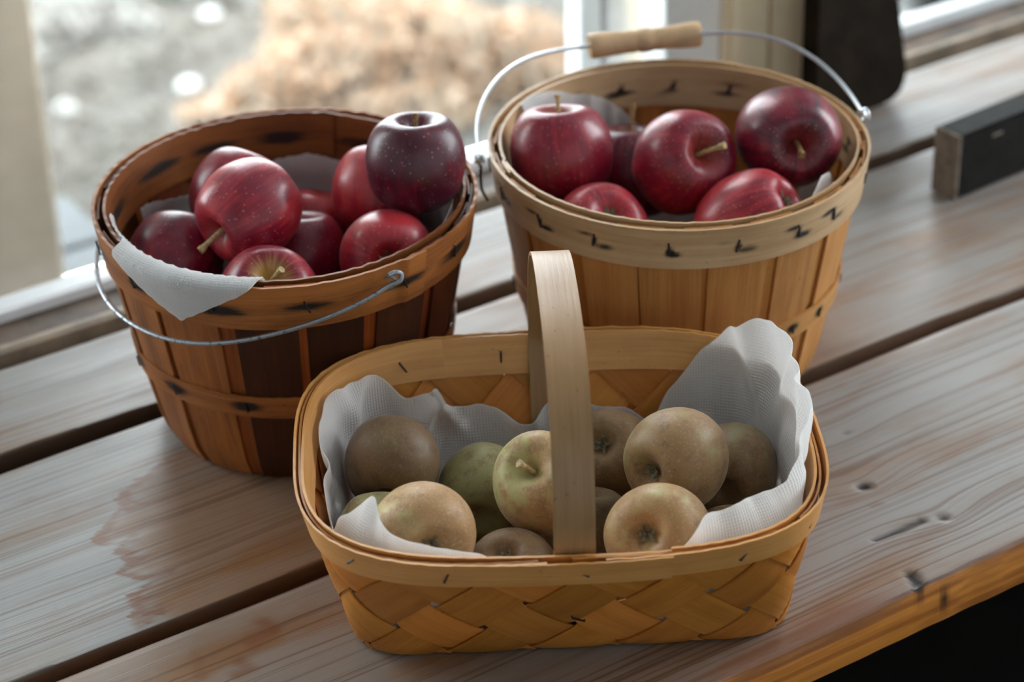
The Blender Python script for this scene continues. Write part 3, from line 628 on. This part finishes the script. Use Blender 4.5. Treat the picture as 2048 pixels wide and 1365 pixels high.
o=rim_band('outer_rim_band',-.0008,.0880,.1100,.0016,.50,.985,2); o.color=(1.05,1.03,1.0,1)
o=rim_band('outer_rim_band',-.0024,.0886,.1108,.0012,.93,1.06,3); o.color=(1.02,1.0,.95,1)
o=rim_band('inner_rim_band',.0056,.0870,.1112,.0018,.06,.60,4); o.color=(1.0,.98,.95,1)
o=rim_band('inner_rim_band',.0054,.0865,.1107,.0018,.57,1.09,5); o.color=(1.0,.98,.95,1)
o=rim_band('filler_band',.0028,.0930,.1096,.0014,.15,.98,6,-.0004); o.color=(.8,.72,.62,1)
o=rim_band('filler_band',.0030,.0930,.1100,.0012,.0,.13,7,-.0006); o.color=(.9,.8,.7,1)
for f,z,sl in ((-.205,.098,.6),(-.135,.0995,.5),(-.075,.0985,.2),(.006,.0985,-.9),(.105,.0985,.4),(.16,.0985,.5),(.003,.045,-1.3),(.53,.098,0),(.60,.098,.3)):
    P=fb_pt(np.array([f-.004,f+.004]),np.array([z,z]),np.array([-.0012,-.0012])-(.0014 if abs(f)<.09 and z>.06 else 0)); d=unit(P[1]-P[0]); up=np.array([0,0,1.]); _,nn=fb_uv(np.array([f]),np.array([z]),np.array([0.])); N=np.r_[nn[0,0]*FU+nn[0,1]*FV,0]
    if .3<f<.7: P=fb_pt(np.array([f-.004,f+.004]),np.array([z,z]),np.array([.0072,.0072])); N=-N
    ax=unit(up+d*sl*2.0); c0=P.mean(0); k=[c0-ax*.0042-N*.001,c0-ax*.0042+N*.0005,c0+ax*.0042+N*.0005,c0+ax*.0042-N*.001]
    V,F=tube(np.array(k),.0007,5); mk('staple',V,F,STAPLE,wb)
# flat hoop handle over the middle
HM=splint_mat('pale_handle_splint',(.35,.20,.085),(.26,.125,.044),tr=.04,rough=.42,spec=.55)
def uvz(u,v,z): return np.array([*(FC+u*FU+v*FV),z])
HH=.107; HB=.1228
t_=np.linspace(0,PI,61)
vv=-HB*np.sign(np.cos(t_))*np.abs(np.cos(t_))**.80; zz=.108+HH*np.sin(t_)**.72
leg=np.linspace(.018,.100,7)
def inner_v(z,side): return side*(.077+(.1325-.077)*(z/FH)**.85-.0098)
vv=np.r_[inner_v(leg,-1),vv,inner_v(leg[::-1],1)]; zz=np.r_[leg,zz,leg[::-1]]
q=crom(np.stack([0*vv,vv,zz],1),150); P=np.array([uvz(.0022+.0*a[1],a[1],a[2]) for a in q]); W=np.tile(np.r_[FU,0],(150,1)); T=unit(np.gradient(P,axis=0)); N=-unit(np.cross(W,T))
if N[75,2]<0: N=-N
V,F,U=ribbon(P,W,N,.0248,.0021,4); o=mk('handle',V,F,HM,wb,uv=U,attrs=dict(stain=np.zeros(len(V)))); 

# ------------------------------------------------------------------ apples
PR=np.array([(0,.56),(.05,.565),(.12,.62),(.22,.745),(.36,.855),(.52,.885),(.70,.79),(.86,.57),(.96,.29),(1.0,.02),(.975,-.27),(.89,-.54),(.74,-.755),(.56,-.865),(.40,-.875),(.27,-.81),(.17,-.74),(.08,-.705),(0,-.70)])
PG=np.array([(0,.50),(.05,.505),(.12,.56),(.22,.68),(.37,.79),(.54,.82),(.72,.725),(.88,.50),(.97,.24),(1.0,.0),(.975,-.26),(.885,-.51),(.735,-.71),(.55,-.80),(.40,-.80),(.28,-.725),(.18,-.645),(.09,-.60),(0,-.59)])
def apple(name,label,group,p,R,ax,prof,mat,color,seed,stem=None,calyx=True,elong=1.0,lobes=.02,taper=.0,stemmat=None,lean=None):
    rng=np.random.default_rng(seed); pr=crom(prof,40); seg=56; a=np.arange(seg)*2*PI/seg
    ph=rng.uniform(0,2*PI); V=[];H=[]
    for k,(r,z) in enumerate(pr):
        r=max(r,1e-4); low=np.clip(-z,0,1); hi=np.clip(z,0,1)
        rr=r*(1+lobes*np.cos(5*a+ph)*(low*.9+hi*.8)+.022*np.cos(2*a+ph*2)+.012*np.cos(3*a+ph*3))*(1+taper*z)
        zz=elong*(z+.05*r*np.cos(a+ph*1.7)*(.4+.6*abs(z))+lobes*.9*np.cos(5*a+ph)*(r<.75)*low*r)
        V.append(np.stack([rr*np.cos(a),rr*np.sin(a),zz+0*a],1)); H.append(np.full(seg,math.exp(-(r/.50)**2) if z>.3 else 0.))
    V=np.concatenate(V)*R*.982; H=np.concatenate(H); n=len(pr)
    F=[(i*seg+j,(i+1)*seg+j,(i+1)*seg+(j+1)%seg,i*seg+(j+1)%seg) for i in range(n-1) for j in range(seg)]
    F.append(tuple(range(seg))); F.append(tuple((n-1)*seg+j for j in range(seg))[::-1])
    o=mk(name,V,F,mat,None,attrs=dict(hollow=H),sharp=180)
    q=Vector((0,0,1)).rotation_difference(Vector(ax)); q=q@Quaternion((0,0,1),rng.uniform(0,6.28)); o.rotation_mode='QUATERNION'; o.rotation_quaternion=q; o.location=p; o.color=(*color,0,1)[:4]
    tag(o,label,'apple',group)
    if stem:
        L,r0=stem; top=prof[0][1]*R*elong
        d=np.array(q.inverted()@Vector(lean)) if lean is not None else np.array([.3,.1,.9]); d=unit(d); b=np.array([0,0,1.])
        pts=[(0,0,top-.002),tuple(b*(top+L*.3)+d*L*.05),tuple(b*(top+L*.5)+d*L*.28),tuple(b*(top+L*.62)+d*L*.62)]
        c=crom(pts,14); rad=r0*(1+.25*np.linspace(-1,1,14)**2); rad[-3:]*=np.array([1.15,1.45,1.35])
        V,F=tube(c,rad,8); mk('stem',V,F,stemmat or STEM,o)
    if calyx:
        Vs=[];zb=prof[-1][1]*R*elong; pc=[]
        for k in range(5):
            t=k*2*PI/5+rng.uniform(-.2,.2); e=np.array([math.cos(t),math.sin(t),0]); s=np.array([-e[1],e[0],0])
            c=[e*R*.02+np.array([0,0,zb+.001]),e*R*.07+np.array([0,0,zb-R*.07]),e*R*.15+np.array([0,0,zb-R*.115]),e*R*.19*rng.uniform(.8,1.2)+s*R*.03*rng.normal()+np.array([0,0,zb-R*rng.uniform(.10,.17)])]
            v,f,u=ribbon(crom(c,6),s,unit(e*.6-np.array([0,0,1.])),R*np.array([.10,.105,.095,.075,.045,.012]),.0006,1); pc.append((v,f))
        V,F=joinp(pc); mk('calyx',V,F,CALYX,o,sharp=30)
    return o
APP={
 'A1':((-0.2068,0.0106,0.1727),0.0351,(-0.957,-0.200,-0.211)),
 'A2':((-0.1807,0.0799,0.1458),0.0353,(0.632,0.366,0.683)),
 'A3':((-0.2496,0.0482,0.1290),0.0354,(0.607,0.500,0.618)),
 'A4':((-0.2260,-0.0468,0.1377),0.0351,(-0.192,-0.573,0.797)),
 'A5':((-0.1357,-0.0538,0.1404),0.0347,(0.435,0.794,-0.424)),
 'A6':((-0.1651,0.0189,0.1198),0.0332,(0.202,0.270,0.941)),
 'A7':((-0.1227,0.0680,0.1020),0.0345,(0.358,0.158,0.920)),
 'A8':((-0.0966,0.0223,0.1484),0.0348,(0.385,0.552,0.740)),
 'A9':((-0.0965,-0.0315,0.1939),0.0357,(0.074,0.076,0.994)),
 'B1':((0.0264,-0.0311,0.1653),0.0376,(0.085,0.241,0.967)),
 'B2':((0.0951,-0.0225,0.1265),0.0372,(0.199,0.265,0.943)),
 'B3':((0.0940,-0.0884,0.1615),0.0376,(-0.012,-0.797,0.604)),
 'B4':((0.1654,-0.1194,0.1737),0.0380,(-0.408,-0.876,0.255)),
 'B5':((0.0149,-0.0958,0.1300),0.0362,(0.105,0.548,-0.830)),
 'B6':((0.1006,-0.1596,0.1390),0.0378,(-0.543,0.519,-0.661)),
 'R1':((-0.2140,-0.1825,0.0697),0.0328,(0.586,0.674,0.449)),
 'R2':((-0.1643,-0.2169,0.0475),0.0320,(0.635,0.755,0.164)),
 'R3':((-0.1593,-0.2774,0.0864),0.0333,(-0.523,-0.271,0.808)),
 'R4':((-0.2539,-0.2862,0.0894),0.0339,(0.306,0.906,-0.292)),
 'R5':((-0.2015,-0.3049,0.0477),0.0307,(0.335,0.176,-0.926)),
 'R6':((-0.0760,-0.2380,0.0525),0.0325,(0.574,0.221,-0.788)),
 'R7':((-0.0825,-0.3160,0.0953),0.0334,(0.969,0.217,-0.118)),
 'R8':((-0.0293,-0.3050,0.0600),0.0317,(0.780,0.625,0.011)),
 'R9':((-0.1298,-0.3614,0.0825),0.0337,(0.706,0.412,-0.576)),
 'R10':((-0.1223,-0.2754,0.0355),0.0297,(0.202,0.270,0.941)),
 'R11':((-0.0635,-0.3564,0.0420),0.0313,(0.202,0.270,0.941)),
 'R12':((-0.2507,-0.2315,0.0563),0.0300,(0.202,0.270,0.941)),
}
PZ='apples in the dark left basket'
SPEC_RED={ # label, (yellow ground, brightness), stem, calyx, elong, taper
 'A1':('red apple on top at the middle of the left basket, long stem pointing down left',(.05,.66),(.022,.0017),1,1.04,.05),
 'A2':('red apple at the back left of the left basket, half behind the top middle one',(.1,.52),None,0,1.0,.02),
 'A3':('purplish red apple against the towel at the left wall of the left basket',(.2,.46),None,0,1.0,.02),
 'A4':('red apple at the front rim of the left basket, stem in a yellow hollow',(1.0,.60),(.0165,.0015),0,.98,.0),
 'A5':('bright red apple at the front right of the left basket, dark calyx facing out',(.1,.72),None,1,.98,.02),
 'A6':('dark red apple low in the left basket, under the top middle one',(.1,.52),None,0,1.0,.0),
 'A7':('small showing red apple deep at the centre back of the left basket',(.1,.72),None,0,1.0,.0),
 'A8':('red apple at the back of the left basket, half hidden behind the dark top one',(.1,.74),None,0,1.0,.0),
 'A9':('dark maroon apple piled highest at the right rim of the left basket, stem upright',(.0,.30),(.0125,.0016),0,1.03,.06),
 'B1':('red apple at the left of the right basket, short stem standing up',(.25,.54),(.0175,.0014),0,1.0,.03),
 'B2':('dark apple low behind in the right basket, thin upright stem',(.1,.40),(.024,.0014),0,1.0,.0),
 'B3':('red apple at the centre of the right basket, stem sticking out to the right',(.1,.58),(.022,.0017),0,1.0,.03),
 'B4':('dark red apple at the upper right of the right basket, stem hollow facing the viewer',(.05,.44),(.017,.0017),0,1.03,.02),
 'B5':('red apple low at the front left rim of the right basket',(.1,.66),None,1,1.0,.0),
 'B6':('pinkish red apple at the front right of the right basket, lobed end turned right',(.05,.70),None,1,1.06,.08),
}
LEAN={ 'A1':(-0.833,-0.068,-0.549),'A4':(0.583,-0.471,0.662),'A9':(0.250,0.345,0.905),'B1':(0.258,0.446,0.857),'B2':(0.340,0.391,0.855),'B3':(0.621,-0.690,0.372),'B4':(-0.488,-0.811,-0.321),'R3':(-0.816,0.198,0.543)}
sd=30
for k,(lab,col,stem,cal,el,tp) in SPEC_RED.items():
    p,R,ax=APP[k]; sd+=1
    apple('red_apple',lab,'red apples in the left basket' if k[0]=='A' else 'red apples in the right basket',p,R,ax,PR,APPLE,col,sd,stem,cal,el,.03 if k in('B6','A9','B3') else .016,tp,STEM_P if k in('A1','A4','B1','B3') else STEM,LEAN.get(k))
SPEC_G={  # second colour value scales brightness: skin tone plus painted shade on sheltered apples
 'R1':('russet apple in shadow at the back left corner of the woven basket, shade painted in dark brown',(.72,.50),None,0,.98),
 'R2':('greenish russet apple left of the stemmed one, half hidden behind it',(.30,.78),None,0,1.0),
 'R3':('yellow russet apple with a stem, just left of the flat handle',(.46,1.22),(.015,.0016),0,1.0),
 'R4':('large tan russet apple at the front left of the woven basket',(.66,1.22),None,1,.97),
 'R5':('small showing brown russet apple at the front rim, spiky calyx up',(.78,.66),None,1,1.0),
 'R6':('russet apple behind the flat handle at the back, calyx turned left',(.74,.74),None,1,1.0),
 'R7':('round russet apple on top at the right of the handle, calyx at lower left',(.66,.88),None,1,1.02),
 'R8':('brown russet apple against the towel at the right end of the woven basket',(.60,.60),None,0,1.0),
 'R9':('tan russet apple at the front right rim with open starry calyx facing out',(.68,1.22),None,1,.96),
 'R10':('russet apple low in the gap just right of the handle',(.72,.6),None,0,1.0),
 'R11':('russet apple whose top just shows above the towel at the front right rim',(.7,1.0),None,0,1.0),
 'R12':('greenish russet apple mostly hidden under the front left towel peak',(.25,.85),None,0,1.0),
}
for k,(lab,col,stem,cal,el) in SPEC_G.items():
    p,R,ax=APP[k]; sd+=1
    apple('russet_apple',lab,'russet apples in the woven basket',p,R,ax,PG,RUSSET,col,sd,stem,cal,el,.008,.0,STEM_P,LEAN.get(k))
# the lower layer the top apples lie on
for nm,c,pts in (('left',CL,[(90,.051),(162,.051),(234,.051),(306,.051),(18,.051)]),('right',CR,[(100,.056),(172,.056),(244,.056),(316,.056),(28,.056)])):
    for a,r in pts:
        sd+=1; x=c[0]+r*math.cos(math.radians(a)); y=c[1]+r*math.sin(math.radians(a))
        apple('red_apple','dark red apple buried in the lower layer of the %s basket'%nm,'buried apples of the %s basket'%nm,(x,y,.0390),.0295,(.2,.1,.95),PR,APPLE,(.1,.35),sd,None,0,1.0)

# ------------------------------------------------------------------ paper towels
def interp_keys(keys,x):
    k=sorted(keys); xs=np.array([a for a,*_ in k]); return [np.interp(x,xs,np.array([q[i] for q in k])) for i in range(1,len(k[0]))]
def smooth1(a,n):
    k=np.hanning(n+2)[1:-1]; k/=k.sum(); return np.convolve(np.pad(a,(n//2,n//2),'edge'),k,'valid')[:len(a)]
def thick_sheet(G,seedn,name,label,group,edge=.0006,uvs=None,frayed=True):
    n,m=G.shape[:2]; du=np.gradient(G,axis=0); dv=np.gradient(G,axis=1); N=unit(np.cross(du,dv)); 
    A=G+N*edge/2; B=G-N*edge/2
    V=np.concatenate([A.reshape(-1,3),B.reshape(-1,3)]); k=n*m
    F=grid_faces(n,m)+[tuple(i+k for i in q[::-1]) for q in grid_faces(n,m)]
    for i in range(n-1): F.append((i*m,(i+1)*m,k+(i+1)*m,k+i*m)); F.append((i*m+m-1,k+i*m+m-1,k+(i+1)*m+m-1,(i+1)*m+m-1))
    for j in range(m-1): F.append((j,k+j,k+j+1,j+1)); e=(n-1)*m; F.append((e+j,e+j+1,k+e+j+1,k+e+j))
    U=np.stack([np.r_[0,np.cumsum(np.linalg.norm(np.diff(G[:,m//2],axis=0),axis=1))][:,None]+0*G[...,0],np.concatenate([np.zeros((n,1)),np.cumsum(np.linalg.norm(np.diff(G,axis=1),axis=2),1)],1)],-1).reshape(-1,2)
    o=mk(name,V,F,PAPER,None,uv=np.concatenate([U,U]),sharp=70); tag(o,label,'paper towel',group); return o
def round_liner(name,label,c,h,rb,rt,a0,a1,keys,seed,flap=None,n=420,m=44):
    th=np.linspace(a0,a1,n); E,ins=interp_keys(keys,th); E=smooth1(E,3)+.0012*noise1(th*.12,seed)*(E<h-.003)+.0003*noise1(th*.6,seed+1); ins=smooth1(ins,9)
    t=np.linspace(0,1,m); G=np.zeros((n,m,3))
    lip=h+.0012
    for i in range(n):
        s=.010+(E[i]-.010)*t; a=math.radians(th[i]); z=np.minimum(s,lip); fold=.0010*noise1(np.full(m,th[i])*.23+s*9,seed+4)+.0004*noise1(np.full(m,th[i])*.6,seed+5)
        r=crv(z,h,rb,rt)-.0062-.0034*ss(.122,.138,z)-ins[i]*(np.clip(s/max(E[i],.02),0,1)**3)-.0006-np.maximum(fold,-.0006)*(1-ss(h-.02,h,s))
        r=r-.010*np.exp(-(s-.010)/.008)
        ex=np.clip(s-lip,0,None)
        over=.0180; x=np.clip(ex/over,0,1); r=r+x*over*.92; z=z+.0022*np.sin(x*PI)-np.clip(ex-over,0,None)*1.0-.0008*x; r=r-np.clip(ex-over,0,None)*.12
        G[i]=np.stack([c[0]+r*np.cos(a),c[1]+r*np.sin(a),z],1)
    return thick_sheet(G,seed,name,label,None)
round_liner('paper_towel','white paper towel lining the left basket, pointed corner folded over its front rim',CL,.1745,.0985,.1320,-200,128,
 [(-200,.178,.003),(-190,.178,.002),(-182,.178,.002),(-178.5,.183,.002),(-177,.1955,.002),(-164,.2105,.002),(-151,.2265,.002),(-139,.209,.002),(-130,.197,.002),(-127,.188,.002),(-124,.165,.003),(-118,.12,.004),(-70,.11,.004),(-58,.160,.004),(-45,.172,.003),(-25,.170,.003),(-8,.150,.004),(5,.120,.004),(25,.125,.004),(38,.146,.004),(52,.148,.004),(66,.146,.004),(80,.120,.004),(92,.126,.004),(100,.132,.003),(113,.139,.003),(128,.146,.003)],3)
round_liner('paper_towel','white paper towel in the right basket, standing up behind its apples',CR,.1755,.1050,.1350,-98,150,
 [(-98,.06,.002),(-86,.12,.002),(-80,.158,.003),(-73,.170,.007),(-66,.1765,.010),(-60,.174,.009),(-55,.155,.005),(-48,.12,.004),(-38,.11,.004),(-30,.139,.004),(-22,.143,.008),(-15,.140,.012),(-8,.120,.010),(0,.09,.006),(20,.08,.004),(50,.105,.004),(65,.129,.004),(74,.147,.003),(85,.161,.003),(98,.173,.002),(108,.180,.002),(114,.1825,.002),(119,.1815,.002),(124,.165,.003),(140,.12,.004),(150,.1,.004)],8)
def rect_liner(name,label,f0,f1,keys,seed,n=220,m=40,fw=.0025,folds=()):
    f=np.linspace(f0,f1,n); E,ins=interp_keys(keys,f); E=smooth1(E,5)+.0007*noise1(f*190,seed+1)+.0010*noise1(f*60,seed+6); ins=smooth1(ins,9)
    t=np.linspace(0,1,m)[None]; z=.010+(E[:,None]-.010)*t; s=np.clip(z/np.maximum(E[:,None],.02),0,1)
    fold=fw*noise1(f[:,None]*28+z*25,seed+4)+.35*fw*noise1(f[:,None]*75+z*10,seed+5)
    free=1-ss(.09,.105,z)*(1-ss(.112,.122,z))
    inset=.0092+ins[:,None]*s**5.5+np.maximum(fold,-.0006)*free+.008*np.exp(-(z-.010)/.008)
    for fc,fwid,amp,sl,za,zb in folds: inset=inset+.75*amp*np.exp(-((f[:,None]-fc-sl*(z-.11))/fwid)**2)*ss(za,zb,z)
    G=fb_pt(f[:,None]+0*z,z,inset); return thick_sheet(G,seed,name,label,None)
rect_liner('paper_towel','large white paper towel rising in a peak at the right end of the woven basket',.045,.4255,
 [(.4255,.055,.004),(.4217,.062,.004),(.4129,.078,.004),(.3896,.102,.003),(.3633,.124,.002),(.3429,.136,.002),(.3167,.142,.002),(.295,.1425,.002),(.2671,.142,.002),(.2321,.146,.003),(.212,.144,.004),(.1975,.139,.005),(.185,.127,.008),(.170,.119,.013),(.154,.116,.020),(.135,.1155,.024),(.115,.1155,.022),(.098,.1165,.022),(.088,.1165,.019),(.080,.111,.010),(.07,.100,.004),(.045,.08,.003)],21,fw=.003,folds=[(.345,.010,.008,.5,.06,.11),(.318,.012,-.0035,.6,.1,.125),(.292,.010,.007,-.4,.07,.12),(.262,.014,-.003,.2,.11,.13),(.236,.008,.0065,.5,.05,.11),(.205,.008,.006,-.3,.04,.10)])
rect_liner('paper_towel','crumpled white paper towel along the left end and back of the woven basket',.428,.968,
 [(.428,.055,.003),(.43,.058,.003),(.45,.066,.004),(.4675,.072,.004),(.4850,.073,.005),(.5025,.072,.006),(.511,.064,.006),(.52,.059,.008),(.535,.066,.004),(.55,.074,.003),(.57,.074,.004),(.5765,.082,.010),(.5800,.093,.016),(.588,.089,.013),(.6042,.082,.006),(.612,.090,.004),(.625,.100,.003),(.6458,.1045,.002),(.6792,.106,.002),(.7083,.102,.002),(.7292,.096,.003),(.76,.086,.003),(.79,.075,.004),(.812,.085,.006),(.828,.108,.010),(.842,.118,.020),(.852,.126,.028),(.860,.125,.028),(.869,.117,.018),(.885,.1145,.010),(.90,.1135,.006),(.925,.112,.003),(.945,.109,.002),(.957,.095,.003),(.968,.085,.003)],31,fw=.003,folds=[(.67,.012,.006,.5,.04,.09),(.635,.010,.005,-.6,.05,.09),(.597,.006,.008,.6,.04,.085),(.556,.007,.009,-.8,.03,.07),(.53,.006,.006,.4,.03,.06),(.745,.008,.006,.3,.03,.09),(.49,.008,.006,.6,.03,.07)])
